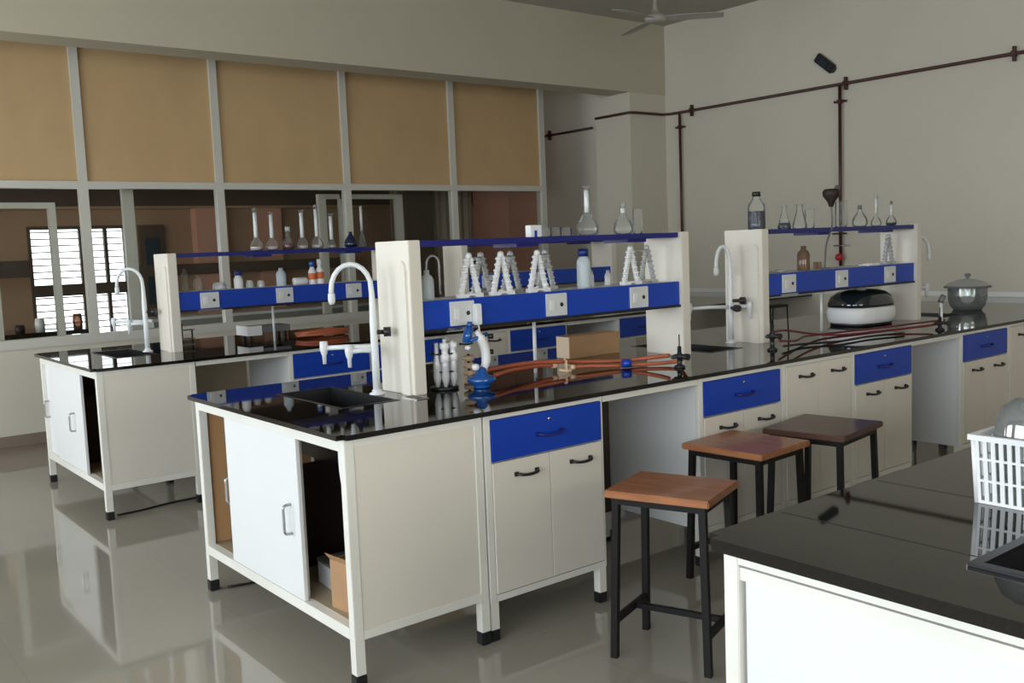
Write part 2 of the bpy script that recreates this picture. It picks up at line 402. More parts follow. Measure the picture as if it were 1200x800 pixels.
def cabinet(label, x, y0, w, drawer=True, group=None, d=.64):
    t = thing('base_cabinet', label, 'cabinet', (x, y0, 0), 0, group)
    box('carcass', 'white', t, .001, w-.001, .019, d, .17, .8615)
    f = MB(); f.box(0, .03, 0, .018, .15, .8615, .002).box(w-.012, w, 0, .018, .15, .8615, .002).box(.03, w-.012, 0, .018, .84, .8615).box(.03, w-.012, 0, .018, .15, .176)
    f.build('face_frame', 'frame', t)
    for lx in (.002, w-.04):
        for ly in (.002, d-.04):
            l = box('leg', 'frame', t, lx, lx+.036, ly, ly+.036, .045, .17)
            box('foot', 'black', l, lx-.003, lx+.039, ly-.003 if ly > .1 else ly-.001, ly+.039, 0, .045, bev=.004)
    zt = .838
    if drawer:
        dr = box('drawer', 'blue', t, .032, w-.014, -.006, .017, .682, .838, bev=.0015)
        handle_arch(MB(), w*.5+.01, -.006, .755, .12).build('handle', 'bluedark', dr)
        MB().lathe([(0, 0), (.007, 0), (.007, .004), (0, .004)], (w*.5+.01, -.006, .808), 12, Matrix.Rotation(PI/2, 3, 'X')).build('lock', 'rim', dr)
        zt = .675
    mid = .032 + (w-.046)/2
    for a, b in ((.032, mid-.0015), (mid+.0015, w-.014)):
        dd = box('door', 'cream', t, a, b, -.004, .017, .180, zt, bev=.0015)
        hx = (a+b)/2 + .02
        handle_arch(MB(), hx, -.004, zt-.055, .10).build('handle', 'black', dd)
    return t

def end_unit(label, y0, door_y, rear_y, hand_y, y1=None, depth=1.345):
    """open-fronted end cupboard with two sliding doors facing -x"""
    t = thing('sink_cabinet', label, 'cabinet', (.03, y0, 0)); W = .565; D = depth
    f = MB(); q = .036
    for x in (0, W-q):
        for y in (0, D-q): f.box(x, x+q, y, y+q, .17, .8615, .002)
    f.box(0, q, q, D-q, .817, .8615).box(0, q, q, D-q, .17, .21).box(q, W-q, 0, q, .832, .8615).box(q, W-q, 0, q, .17, .20).box(q, W-q, D-q, D, .832, .8615).box(q, W-q, D-q, D, .17, .20).box(W-q, W, q, D-q, .17, .2)
    f.build('frame', 'frame', t)
    for x in (0, W-q):
        for y in (0, D-q):
            l = box('leg', 'frame', t, x, x+q, y, y+q, .05, .17)
            box('foot', 'black', l, x-.003, x+q+.003, y-.003, y+q+.003, 0, .05, bev=.004)
    box('side_panel', 'cream', t, q, W-q+.001, .003, .014, .20, .832)
    box('side_panel', 'white', t, q, W-q+.001, D-.014, D-.003, .20, .832)
    box('inner_lining', 'brownin', t, q, W-.04, D-.020, D-.0145, .212, .83)
    box('inner_lining', 'brownin', t, q, W-.04, .0145, .020, .212, .83)
    box('back_panel', 'darkin', t, W-.03, W-.02, .02, D-.02, .20, .83)  # interior shade put into the near-black back colour
    box('shade_sheet', 'darkin', t, .05, W-.04, .70, .712, .215, .64)  # dark sheet added to stand in for shade inside the cupboard
    box('bottom_board', 'knee', t, .036, W-.036, .02, D-.02, .196, .211)
    for k, (a, b) in enumerate((door_y, rear_y)):
        x0 = .002 if k == 0 else .022
        dd = box('sliding_door', 'white', t, x0, x0+.016, a, b, .211, .816, bev=.0015)
        hy = hand_y[k]; h = MB()
        h.tube(smooth([(x0, hy, .452), (x0-.028, hy, .458), (x0-.030, hy, .50), (x0-.030, hy, .52), (x0-.028, hy, .556), (x0, hy, .562)], 4), .0055, 8)
        h.build('handle', 'chrome', dd)
    return t
end_unit('half-open white sliding-door end unit of the front bench', .03, (.37, 1.03), (.395, 1.055), (.44, 1.035))
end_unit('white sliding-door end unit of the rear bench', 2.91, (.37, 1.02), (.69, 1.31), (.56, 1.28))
# near right bench end: closed framed end
t = thing('sink_cabinet', 'closed white framed end unit of the near right bench', 'cabinet', (.03, -2.885, 0)); D = 1.345; q = .036
f = MB()
for x in (0, .529):
    for y in (0, D-q): f.box(x, x+q, y, y+q, .05, .8545, .002)
f.box(0, q, q, D-q, .829, .8545).box(.006, q, q, D-q, .796, .822).box(0, q, q, D-q, .17, .21).box(q, .529, 0, q, .826, .8545).box(q, .529, D-q, D, .826, .8545)
f.build('frame', 'frame', t)
box('end_panel', 'white', t, .014, .028, q, D-q-.008, .20, .80)
box('side_panel', 'cream', t, q, .53, .003, .014, .20, .83); box('side_panel', 'cream', t, q, .53, D-.014, D-.003, .20, .83)
for x in (0, .529):
    for y in (0, D-q): box('foot', 'black', t, x-.003, x+q+.003, y-.003, y+q+.003, 0, .05)
for i, x in enumerate((.62, 1.22, 1.82)):
    o = cabinet(('first', 'second', 'third')[i] + ' blue-drawer cabinet beneath the near right worktop, counted from its closed end', x, -2.885, .58, True, 'cabinets beneath the near right worktop')
    o.scale = (1, 1, .992)

cabinet('blue-drawer cabinet next to the open end unit of the front bench', .602, .03, .60)
cabinet('blue-drawer cabinet behind the middle stool', 1.79, .03, .60)
cabinet('two-door cream cabinet without drawer behind the dark stool', 2.395, .03, .59, False, d=.45)
cabinet('blue-drawer cabinet right of the drawerless cabinet, front bench', 2.99, .03, .60)
cabinet('blue-drawer cabinet behind the white basket, right end of front bench', 4.14, .03, .60)
cabinet('two-door cream cabinet at the right edge of the photo', 4.745, .03, .60, False, d=.45)
YBF = 2.91
cabinet('blue-drawer cabinet of the rear bench beside its left knee space', 1.20, YBF, .60)
cabinet('blue-drawer cabinet of the rear bench hidden half by the white tap', 1.803, YBF, .60)
cabinet('drawerless two-door cabinet of the rear bench', 2.407, YBF, .57, False, d=.45)
cabinet('blue-drawer cabinet of the rear bench behind the orange hoses', 2.98, YBF, .60)
cabinet('blue-drawer cabinet at the far right of the rear bench', 4.14, YBF, .60)
def knee(label, x0, x1, y, km='knee'):
    t = thing('knee_panel', label, 'panel', (x0, y, 0)); w = x1-x0
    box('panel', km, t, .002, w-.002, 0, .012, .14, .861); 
    box('rail', 'frame', t, .002, w-.002, -.012, .0, .12, .15)
    fy = (.03 if y < 1 else 2.91)-y; box('front_rail', 'frame', t, .001, w-.001, fy, fy+.03, .832, .8615)
    for x in (.004, w-.04): 
        l = box('leg', 'frame', t, x, x+.036, .0125, .048, .02, .8615); box('foot', 'black', l, x-.002, x+.038, .010, .050, 0, .02)
for l_, a, b, y in (('shade-darkened back panel of the knee space behind the near stool', 1.205, 1.788, .60), ('shade-darkened back panel of the knee space near the right wall, front bench', 3.595, 4.138, .60),
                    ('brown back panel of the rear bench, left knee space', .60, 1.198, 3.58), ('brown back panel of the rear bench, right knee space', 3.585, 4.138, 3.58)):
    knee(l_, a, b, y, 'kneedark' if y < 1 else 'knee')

# ---------------------------------------------------------------- reagent racks
def rack(label, x, y):
    t = thing('reagent_rack', label, 'rack', (x, y, .88))      # local origin: left post, front side
    for k, px in enumerate((0, 1.635)):
        m = MB(); m.box(px, px+.058, 0, .262, 0, .632, .003)
        p = m.build('post', 'cream', t)
        if k == 0:
            ch = MB(); n = 8; z1 = .52; a, b = .025, .085
            pts = [(a, .0), (b, .0)] + [((a+b)/2+(b-a)/2*math.cos(PI*i/n), z1+(b-a)/2*math.sin(PI*i/n)) for i in range(n+1)]
            A = [ch.bm.verts.new((px-.010, yy, zz)) for yy, zz in pts]; B = [ch.bm.verts.new((px, yy, zz)) for yy, zz in pts]
            ch.bm.faces.new(A)
            for i in range(len(pts)): ch.bm.faces.new((A[i], A[(i+1) % len(pts)], B[(i+1) % len(pts)], B[i]))
            ch.build('pipe_cover', 'cream', p)
    box('shelf', 'bluedark', t, .058, 1.635, .02, .24, .604, .630, bev=.002)
    box('shelf_board', 'white', t, .058, 1.635, .045, .222, .362, .380)
    box('front_fascia', 'blue', t, .058, 1.635, .02, .045, .262, .380, bev=.0015)
    box('back_fascia', 'blue', t, .058, 1.635, .222, .245, .262, .380, bev=.0015)
    box('bottom_board', 'black', t, .058, 1.635, .012, .245, .250, .262)
    box('trim_strip', 'rim', t, .18, .34, .008, .012, .251, .261)
    for bx in (.60, 1.30): box('shelf_bracket', 'bluedark', t, bx, bx+.13, .05, .22, .588, .604)
    for sx in (.20, .73, 1.27):
        s = box('socket_plate', 'socket', t, sx, sx+.125, .010, .020, .268, .370, bev=.002)
        box('switch', 'white', s, sx+.02, sx+.045, .006, .010, .295, .34)
        MB().lathe([(0, 0), (.010, 0), (.009, .003), (0, .003)], (sx+.09, .010, .318), 12, Matrix.Rotation(PI/2, 3, 'X')).build('socket_hole', 'black', s)
    MB().tube([(.75, .13, 0), (.75, .13, .25)], .009, 10).build('support_rod', 'tap', t)
    return t
ra = rack('blue and cream reagent rack of the front bench nearest the camera', .64, .54)
dup(ra, 'blue and cream reagent rack of the front bench near the right wall', (2.935, .54, .88))
dup(ra, 'blue and cream reagent rack of the rear bench at the left', (.64, 3.39, .88))
dup(ra, 'blue and cream reagent rack of the rear bench, seen through the front rack', (2.935, 3.39, .88))

# ---------------------------------------------------------------- taps
def lab_tap(label, loc, arms, knobs, toward=(-.135, .095), rotz=0):
    t = thing('gooseneck_tap', label, 'tap', loc, rotz)
    MB().lathe([(0, 0), (.032, 0), (.032, .006), (.02, .012), (.02, .02), (0, .02)], (0, 0, 0), 20).build('base_flange', 'tap', t)
    dx, dy = toward; pts = [(0, 0, .01), (0, 0, .15), (0, 0, .30), (0, 0, .42)]
    for i in range(1, 11):
        a = PI*i/10; k = (1-math.cos(a))/2
        pts.append((dx*k, dy*k, .44+.105*math.sin(a)))
    pts.append((dx, dy, .425))
    rs = [.0155]*3 + [.0115] + [.0105]*10 + [.0105]
    MB().tube(pts, rs, 14).build('gooseneck', 'tap', t)
    MB().lathe([(.014, 0), (.015, -.03), (.010, -.045), (.008, -.045)], (dx, dy, .428), 14).build('nozzle', 'tap', t)
    for (ax, ay, az) in arms:
        m = MB(); m.tube([(0, 0, az), (ax*.5, ay*.5, az+.003), (ax, ay, az)], .0105, 10)
        a = m.build('side_arm', 'tap', t)
        MB().lathe([(0, .03), (.016, .028), (.018, 0), (.013, -.022), (.009, -.03), (.008, -.066), (0, -.066)], (ax, ay, az), 14).build('serrated_outlet', 'tap', a)
    for (kx, ky, kz) in knobs:
        m = MB(); m.tube([(0, 0, kz), (kx, ky, kz)], .010, 10)
        L = Vector((kx, ky, 0)).normalized(); m.tube([(kx, ky, kz), (kx+L.x*.03, ky+L.y*.03, kz)], .020, 12)
        m.build('knob', 'black', t)
    return t
arms1 = [(-.155, .15, .200), (-.09, .055, .185)]
kn = [(.035, -.02, .26)]
ta = lab_tap('white gooseneck tap by the black sink at the front bench end', (.556, .705, .88), arms1, kn)
dup(ta, 'white gooseneck tap by the sink at the rear bench end', (.547, 3.62, .88))
lab_tap('white gooseneck tap with grey-black knobs beside the middle sink', (2.855, .70, .88), [(-.20, .13, .205), (.05, -.09, .205)], [(.02, -.05, .24), (-.02, -.05, .20)], (-.06, .05))
lab_tap('white gooseneck tap right of the far rack by the right wall', (4.745, .68, .88), [(.10, -.06, .20)], [(.03, .03, .24)], (.15, -.05))

def gas_tap(label, loc, body='black', h=.10, rot=0):
    t = thing('gas_tap', label, 'tap', loc, rot)
    m = MB(); m.lathe([(0, 0), (.026, 0), (.026, .008), (.012, .016), (.011, h*.4), (.017, h*.45), (.017, h*.62), (.01, h*.68), (.009, h), (0, h)], (0, 0, 0), 16)
    m.tube([(-.05, 0, h*.53), (.05, 0, h*.53)], .009, 10)
    m.tube([(0, -.045, h*.53), (0, .03, h*.53)], .009, 10); m.build('body', body, t)
    MB().tube([(0, -.045, h*.53), (0, -.052, h*.53)], .016, 12).build('knob', 'black', t)
    MB().tube([(0, 0, h), (0, 0, h+.055)], .003, 6).build('stem', 'black', t)
    return t
gas_tap('black gas tap at the right end of the orange hoses', (1.90, .235, .88), h=.10)
gas_tap('tall dark gas tap right of the middle post', (2.69, .30, .88), h=.14)
gas_tap('black gas tap near the bowl by the right wall', (4.03, .10, .88), h=.08)
t = thing('valve_tap', 'slim white upright tap with a grey head near the bowl', 'tap', (4.10, .13, .88))
MB().tube([(0, 0, 0), (0, 0, .16)], [.013, .008], 10).build('stem', 'tap', t)
MB().tube([(-.01, .0, .16), (.012, -.01, .20)], .016, 12).build('head', 'grey', t)

# ---------------------------------------------------------------- glassware makers
def flask_round(R, neck_r, h, m='glass'):
    """pear-shaped body running into the neck"""
    p = [(0, 0), (R*.78, .001), (R*.95, R*.18), (R, R*.5), (R*.96, R*.85), (R*.82, R*1.2), (R*.58, R*1.55), (max(R*.36, neck_r*1.1), R*1.85), (neck_r, R*2.15)]
    return p + [(neck_r, h-.006), (neck_r*1.4, h-.004), (neck_r*1.4, h)]
def flask_cone(R, neck_r, h):
    return [(0, 0), (R*.94, 0), (R, h*.06), (R*.97, h*.14), (neck_r*1.1, h*.72), (neck_r, h*.80), (neck_r, h-.005), (neck_r*1.5, h-.003), (neck_r*1.5, h)]
def beaker_p(R, h): return [(0, 0), (R*.93, 0), (R, h*.07), (R, h*.97), (R*1.08, h)]
def bottle_p(R, h, nr): return [(0, 0), (R*.95, 0), (R, h*.05), (R, h*.66), (R*.8, h*.77), (nr, h*.86), (nr, h), (0, h)]
def glassware(name, label, cat, loc, prof, m='glass', liquid=None, highlight=None, cap=None, group=None, seg=24, rot=None):
    t = thing(name, label, cat, loc, 0, group)
    if rot: t.rotation_euler = rot
    MB().lathe(prof, (0, 0, 0), seg).build('body', m, t)
    if liquid:
        hz, lm = liquid; pr = [(r*.93, max(z, .003)) for r, z in prof if z <= hz]
        if pr[0][0] > 1e-6: pr = [(0, .003)] + pr
        # radius at the surface
        for (ra_, za), (rb, zb) in zip(prof, prof[1:]):
            if za <= hz <= zb and zb > za: rs_ = ra_+(rb-ra_)*(hz-za)/(zb-za); pr.append((rs_*.93, hz)); break
        pr.append((0, hz)); MB().lathe(pr, (0, 0, 0), seg).build('liquid', lm, t)
    if highlight:
        r, z0, z1, sm_ = highlight
        MB().lathe([(0, z0), (r, z0), (r, z1), (0, z1)], (0, 0, 0), 14).build('neck_highlight', sm_, t)  # white core paints the highlight of the glass neck
    if cap:
        r, z0, z1, cm = cap
        MB().lathe([(0, z0), (r, z0), (r, z1*.6+z0*.4), (r*.93, z1), (0, z1)], (0, 0, 0), 18).build('cap', cm, t)
    return t
ZS, ZT, ZW = 1.5105, 1.2605, .8805     # rack shelf, rack lower board, worktop
# front rack, top shelf
t = thing('carton', 'small white carton with a blue mark on the front rack top', 'box', (1.40, .66, ZS))
box('box', 'plwhite', t, -.033, .033, -.02, .02, 0, .054, bev=.002); box('printed_mark', 'blue', t, -.012, .004, -.0208, -.0202, .0, .03)
for i, (x, l_) in enumerate(((1.475, 'low glass dish right of the white carton'), (1.535, 'second low glass dish from the white carton'), (1.60, 'low glass dish left of the tall-necked flask'))):
    glassware('glass_dish', l_, 'dish', (x, .66, ZS), beaker_p(.028, .042), group='glass dishes on the front rack')
glassware('volumetric_flask', 'large clear flask with a tall white neck on the front rack', 'flask', (1.739, .66, ZS), flask_round(.055, .014, .235), highlight=(.0125, .11, .215, 'plwhite'))
glassware('round_flask', 'clear round flask with a short stoppered neck on the front rack', 'flask', (1.983, .66, ZS), flask_round(.050, .015, .13), highlight=(.013, .105, .128, 'plwhite'), cap=(.014, .13, .155, 'glass'))
glassware('measuring_cylinder', 'slim clear cylinder right of the round flask', 'cylinder', (2.085, .66, ZS), beaker_p(.024, .125))
# front rack, lower board
t = thing('wash_bottle', 'translucent wash bottle with a bent tube beside the near post', 'bottle', (.80, .66, ZT))
MB().lathe(bottle_p(.030, .125, .012), (0, 0, 0), 20).build('body', 'pe', t)
pts = [(0, 0, .12), (.002, 0, .15)] + [(.034-.032*math.cos(PI*i/8), 0, .15+.035*math.sin(PI*i/8)) for i in range(1, 9)] + [(.066, 0, .02)]
MB().tube(pts, .0045, 8).build('bent_tube', 'frost', t)
MB().lathe([(0, 0), (.006, .002), (.007, .02), (.004, .03), (0, .03)], (.072, 0, .03), 10).build('tip_cap', 'black', t)

def peg_frame(mb, x, y, h=.185, w=.046):
    """A-shaped notched end frame of a pipette rack in the x,z plane"""
    th = .008
    for s in (-1, 1):
        mb.prism([(x+s*w-.010, .012), (x+s*w+.010, .012), (x+s*.004+.008, h-.01), (x+s*.004-.008, h-.01)], y-th, y+th)
        for k in range(6):
            z = .030+k*(h-.055)/5; f = 1-(z/h); xx = x+s*(w*f+.005)
            mb.lathe([(0, -.0075), (.012, -.006), (.017, 0), (.012, .006), (0, .0075)], (xx, y, z), 10)
    mb.lathe([(0, h-.022), (.012, h-.016), (.015, h-.006), (.011, h+.004), (0, h+.008)], (x, y, 0), 12)
    pts = [(x-w-.014, 0), (x-w*.5, 0), (x-w*.2, .008), (x+w*.2, .008), (x+w*.5, 0), (x+w+.014, 0), (x+w+.014, .016), (x-w-.014, .016)]
    mb.prism(pts, y-.018, y+.018)
def pipette_rack(label, x0, x1, y0, y1, m2='frost', m1='plwhite'):
    t = thing('pipette_rack', label, 'rack', (x0, y0, ZT)); d = x1-x0; e = y1-y0
    a = MB(); peg_frame(a, 0, 0); a.build('end_frame', m1, t)
    b = MB(); peg_frame(b, d, e); b.build('end_frame', m2, t)
    MB().tube([(0, 0, .168), (d, e, .168)], .003, 8).build('rod', 'frost', t)
    MB().tube([(0, 0, .008), (d, e, .008)], .004, 8).build('base_rod', 'frost', t)
pipette_rack('white notched pipette rack nearest the cream post, front rack', .980, 1.13, .600, .715)
pipette_rack('second white notched pipette rack from the cream post', 1.155, 1.30, .600, .715)
pipette_rack('white notched pipette rack left of the blue-capped bottle', 1.365, 1.51, .600, .715)
pipette_rack('white notched pipette rack right of the blue-capped bottle', 1.980, 2.15, .615, .665, 'frost')
t = glassware('plastic_bottle', 'translucent bottle with a dark blue cap on the front rack', 'bottle', (1.668, .62, ZT), [(0, 0), (.031, 0), (.033, .01), (.033, .115), (.032, .13), (.022, .145), (.022, .16)], 'pe', cap=(.025, .150, .186, 'bluecap'))
glassware('glass_jar', 'small pale jar just right of the blue-capped bottle', 'jar', (1.745, .66, ZT), bottle_p(.020, .08, .014), 'frost')
glassware('glass_jar', 'tiny pale bottle left of the rightmost pipette rack', 'jar', (1.885, .68, ZT), bottle_p(.016, .075, .008), 'frost')
# middle post and right rack, top shelf
glassware('reagent_bottle', 'clear bottle of dark liquid with black cap on the middle post', 'bottle', (2.968, .60, 1.5125), [(0, 0), (.046, 0), (.048, .01), (.048, .12), (.044, .14), (.022, .168), (.020, .18), (.020, .19)], liquid=(.10, 'liqblk'), cap=(.024, .182, .207, 'black'))
glassware('conical_flask', 'small conical flask with dark contents on the right rack', 'flask', (3.305, .66, ZS), flask_cone(.038, .014, .138), liquid=(.035, 'liqblk'))
glassware('conical_flask', 'empty clear conical flask right of the dark one', 'flask', (3.455, .66, ZS), flask_cone(.044, .018, .145))
glassware('beaker', 'faint clear beaker right of the empty conical flask', 'beaker', (3.57, .67, ZS), beaker_p(.028, .11))
t = thing('overhead_stirrer', 'brown funnel-shaped head on a thin bent stand, right rack', 'instrument', (3.625, .665, ZT))
MB().tube(smooth([(.03, -.04, .0), (.02, -.06, .15), (.0, -.112, .26), (-.005, -.110, .38)], 6), .006, 8).build('stem', 'grey', t)
MB().lathe([(.012, .37), (.022, .40), (.048, .435), (.050, .46), (.040, .475), (0, .478)], (-.005, -.110, 0), 18).build('head', 'darkin', t)
MB().lathe([(0, 0), (.035, 0), (.035, .008), (0, .012)], (.03, -.04, 0), 16).build('base', 'grey', t)
MB().tube([(.035, -.110, .46), (.062, -.110, .49)], .014, 10).build('clamp', 'grey', t)
glassware('glass_jar', 'tall clear jar in front of the right-hand pipe', 'jar', (3.90, .67, ZS), beaker_p(.036, .16))
glassware('round_flask', 'squat stoppered flask right of the right-hand pipe', 'flask', (4.095, .66, ZS), flask_round(.048, .012, .11), cap=(.013, .108, .135, 'grey'))
glassware('volumetric_flask', 'small flask with a long white neck on the right rack', 'flask', (4.283, .66, ZS), flask_round(.033, .009, .19), highlight=(.0085, .075, .18, 'plwhite'), cap=(.007, .19, .205, 'glass'))
glassware('volumetric_flask', 'smaller white-necked flask at the right rack end', 'flask', (4.465, .66, ZS), flask_round(.034, .009, .145), liquid=(.02, 'liqblk'), highlight=(.0085, .065, .135, 'plwhite'), cap=(.009, .142, .16, 'grey'))
# right rack, lower board
glassware('glass_jar', 'short amber jar beside the middle post', 'jar', (3.10, .66, ZT), beaker_p(.020, .05), 'amber')
glassware('reagent_bottle', 'pale amber bottle on the right rack', 'bottle', (3.49, .66, ZT), bottle_p(.037, .145, .016), 'amber')
glassware('glass_jar', 'low amber jar right of the amber bottle', 'jar', (3.632, .66, ZT), beaker_p(.024, .045), 'amber')
tag(MB().lathe([(0, 0), (.03, 0), (.034, .012), (.02, .016), (0, .016)], seg=18).build('dish', 'frost', None, (3.262, .66, ZT)), 'shallow pale dish on the right rack by the middle post', 'dish')
pipette_rack('clear glass notched rack at the right end of the right rack', 4.36, 4.48, .62, .69, 'glass', 'frost')
tag(MB().box(-.06, .06, -.04, .04, 0, .006).box(-.02, .07, -.03, .03, .006, .012).build('folded_sheet', 'plwhite', None, (4.20, .66, ZT)), 'folded white sheet left of the clear rack', 'sheet')

# rear rack, shelf
for x, h, R, l_, sl in ((1.302, .28, .046, 'tall white-necked flask, leftmost on the rear rack', 1), (1.418, .265, .044, 'second tall white-necked flask from the left, rear rack', 1),
                        (1.648, .275, .042, 'tall white-necked flask right of the red-brown flask', 1), (1.762, .30, .044, 'tallest white-necked flask on the rear rack', 1), (1.878, .25, .032, 'slim white-necked flask left of the black round flask', 1)):
    glassware('volumetric_flask', l_, 'flask', (x, 3.52, ZS), flask_round(R, .015, h), highlight=(.0135, R*1.95, h-.02, 'plwhite'), cap=(.013, h-.004, h+.012, 'grey') if h > .279 else None, liquid=(R*.6, 'milky'), group='tall flasks on the rear rack')
glassware('round_flask', 'short flask half full of red-brown liquid on the rear rack', 'flask', (1.537, 3.52, ZS), flask_round(.045, .015, .13), liquid=(.045, 'liqred'), cap=(.018, .128, .16, 'frost'))
glassware('round_flask', 'black round flask on the rear rack', 'flask', (2.033, 3.52, ZS), flask_round(.048, .012, .115), 'liqblk')
t = thing('glass_funnel', 'glass funnel standing stem up at the right of the rear rack', 'funnel', (2.13, 3.52, ZS))
MB().lathe([(.035, 0), (.028, .03), (.008, .11), (.0075, .12)], seg=16).build('cone', 'glass', t)
MB().tube([(0, 0, .12), (0, 0, .30)], .010, 10).build('stem', 'frost', t)
# rear rack, lower board
for nm, l_, x, R, h, nr, m_, cp in (('reagent_bottle', 'clear bottle beside the left post of the rear rack', .79, .022, .15, .01, 'glass', None),
        ('glass_jar', 'small clear bottle second from the left post, rear rack', .877, .032, .095, .014, 'glass', None),
        ('glass_jar', 'wide low pale jar behind the first socket', 1.02, .045, .047, .04, 'frost', None),
        ('plastic_bottle', 'white bottle with a blue cap left on the rear rack', 1.154, .031, .095, .02, 'plwhite', 'bluecap'),
        ('glass_jar', 'low pink-white jar right of the blue-capped bottle, rear rack', 1.234, .026, .05, .022, 'frost', None),
        ('glass_jar', 'second low pale jar right of the blue-capped bottle, rear rack', 1.315, .026, .045, .022, 'frost', None),
        ('plastic_bottle', 'rounded white bottle in the middle of the rear rack', 1.467, .034, .125, .015, 'pe', None),
        ('reagent_bottle', 'left of two bottles with orange labels on the rear rack', 1.697, .028, .13, .014, 'plwhite', 'bluemet'),
        ('reagent_bottle', 'right of two bottles with orange labels on the rear rack', 1.757, .028, .14, .014, 'plwhite', 'plwhite')):
    t = glassware(nm, l_, 'bottle' if 'bottle' in nm else 'jar', (x, 3.52 if 'orange' not in l_ else 3.50, ZT), bottle_p(R, h, nr), m_, cap=(nr*1.3, h*.93, h*1.25, cp) if cp else None, group='bottles on the rear rack')
    if 'orange' in l_: MB().lathe([(R*1.02, h*.25), (R*1.02, h*.6)], seg=18).build('paper_label', 'orange', t)
t = thing('plastic_jar', 'white jar lying on its side on the rear rack', 'jar', (1.60, 3.50, ZT+.026))
MB().lathe([(0, -.05), (.024, -.05), (.026, -.045), (.026, .045), (.022, .05), (0, .05)], seg=18, rot=Matrix.Rotation(PI/2, 3, 'Y')).build('body', 'plwhite', t)

# ---------------------------------------------------------------- things on the front worktop
t = thing('tube_stand', 'stand of glass tubes with white fittings beside the near post', 'stand', (.825, .60, ZW))
MB().lathe([(0, 0), (.060, 0), (.062, .010), (.02, .014), (0, .014)], seg=24).build('base', 'black', t)
MB().tube([(0, 0, .01), (0, 0, .205)], .005, 8).build('rod', 'chrome', t)
for z in (.075, .15): MB().lathe([(.050, z), (.056, z), (.056, z+.006), (.050, z+.006), (.050, z)], seg=24).tube([(-.052, 0, z+.003), (.052, 0, z+.003)], .004, 6).build('ring', 'black', t)
for i, (a, h) in enumerate(((200, .20), (245, .215), (300, .205), (345, .19), (30, .20))):
    x, y = .046*math.cos(math.radians(a)), .046*math.sin(math.radians(a))
    tb_ = MB().lathe([(0, .012), (.008, .014), (.017, .05), (.017, .11), (.010, .15), (.009, h)], (x, y, 0), 12).build('glass_tube', 'frost', t)
    if i in (1, 2, 3): MB().lathe([(0, .12), (.020, .12), (.020, .15), (.014, .155), (.014, .172), (.021, .178), (.021, .20), (0, .2)], (x, y, 0), 12).build('fitting', 'plwhite', tb_)
t = thing('ring_stack', 'stack of pale rings on a black stem beside the blue instrument', 'rings', (.985, .64, ZW))
MB().tube([(0, 0, 0), (0, 0, .13)], .006, 8).build('stem', 'black', t)
for z in (.012, .046, .080, .112): MB().lathe([(0, z-.012), (.022, z-.011), (.028, z), (.022, z+.011), (0, z+.012)], seg=20).build('ring', 'hoseend', t)
# blue and white curved instrument
t = thing('curved_arm_stand', 'blue round-based instrument with a curved white arm', 'instrument', (.945, .495, ZW)); t.scale = (1.12, 1.12, 1.10)
MB().lathe([(0, 0), (.030, 0), (.034, .006), (.030, .014), (.052, .022), (.056, .034), (.050, .042), (.026, .050), (.020, .075), (.012, .082), (0, .082)], seg=28).build('base', 'bluemet', t)
MB().tube(smooth([(.004, 0, .06), (.022, -.003, .10), (.020, -.002, .15), (.004, 0, .19), (-.012, .006, .22)], 6), [.016]*6+[.018]*14+[.013]*5, 14).build('curved_arm', 'plwhite', t)
hd = MB().tube([(-.055, .01, .178), (-.04, .01, .235)], .018, 14).build('head', 'bluemet', t)
MB().tube([(-.040, .01, .235), (-.036, .01, .258)], .010, 12).build('eyepiece', 'bluemet', hd)
MB().tube([(-.05, 0, .185), (.035, 0, .205)], .008, 8).build('cross_bar', 'bluemet', t)
MB().lathe([(0, -.014), (.012, -.01), (.016, 0), (.012, .01), (0, .014)], (-.040, -.02, .085), 14).lathe([(0, -.01), (.010, -.007), (.012, 0), (.01, .007), (0, .01)], (-.058, 0, .16), 12).build('white_knob', 'plwhite', t)
for z, x in ((.135, .035), (.195, .038)): MB().tube([(x, 0, z), (x+.018, -.01, z)], .010, 10).build('focus_knob', 'black', t)
# socket adapter plugged above it
t = thing('plug', 'white plug in the left socket of the front rack', 'plug', (.965, .548, 1.19))
MB().box(-.016, .016, -.03, 0, -.045, .045, .004).build('body', 'plwhite', t); MB().tube([(0, -.02, -.045), (.002, -.03, -.10)], .004, 8).build('cord_stub', 'plwhite', t)
# cardboard box
t = thing('cardboard_box', 'long brown cardboard box behind the orange hoses', 'box', (1.83, .92, ZW), 0)
box('box', 'card', t, 0, .36, 0, .105, 0, .115, bev=.002); box('end_flap', 'cardpale', t, -.002, 0, .004, .101, .002, .112)
box('open_slot', 'black', t, -.0025, .03, .02, .085, .1145, .1155)
# gas hoses
def hose(name, label, pts, r, m, ends=None):
    t = thing(name, label, 'hose', pts[0]); o_ = Vector(pts[0])
    P = [Vector(p)-o_ for p in pts]
    MB().tube(smooth(P, 10), r, 10).build('hose', m, t)
    for a, b in (ends or []): MB().tube([P[a], P[a]*.75+P[b]*.25], r*1.35, 10).build('end_fitting', 'hoseend', t)
    return t
hr = .009
hose('rubber_hose', 'thicker orange hose stretched before the cardboard box', [(.985, .585, .93), (1.15, .62, .935), (1.35, .63, .935), (1.50, .60, .925), (1.62, .60, .912), (1.80, .50, .905), (1.88, .36, .925), (1.89, .29, .935)], .010, 'hose', [(0, 1)])
hose('rubber_hose', 'lower orange hose sagging to the black gas tap', [(1.50, .55, .902), (1.58, .52, .902), (1.68, .47, .895), (1.78, .43, .892), (1.86, .38, .892), (1.96, .30, .90), (1.955, .245, .93)], hr, 'hose', [(0, 1)])
hose('rubber_hose', 'orange hose coming from behind the blue instrument', [(1.02, .50, .925), (1.18, .57, .925), (1.36, .62, .918), (1.48, .62, .908)], hr, 'hose', [(3, 2)])
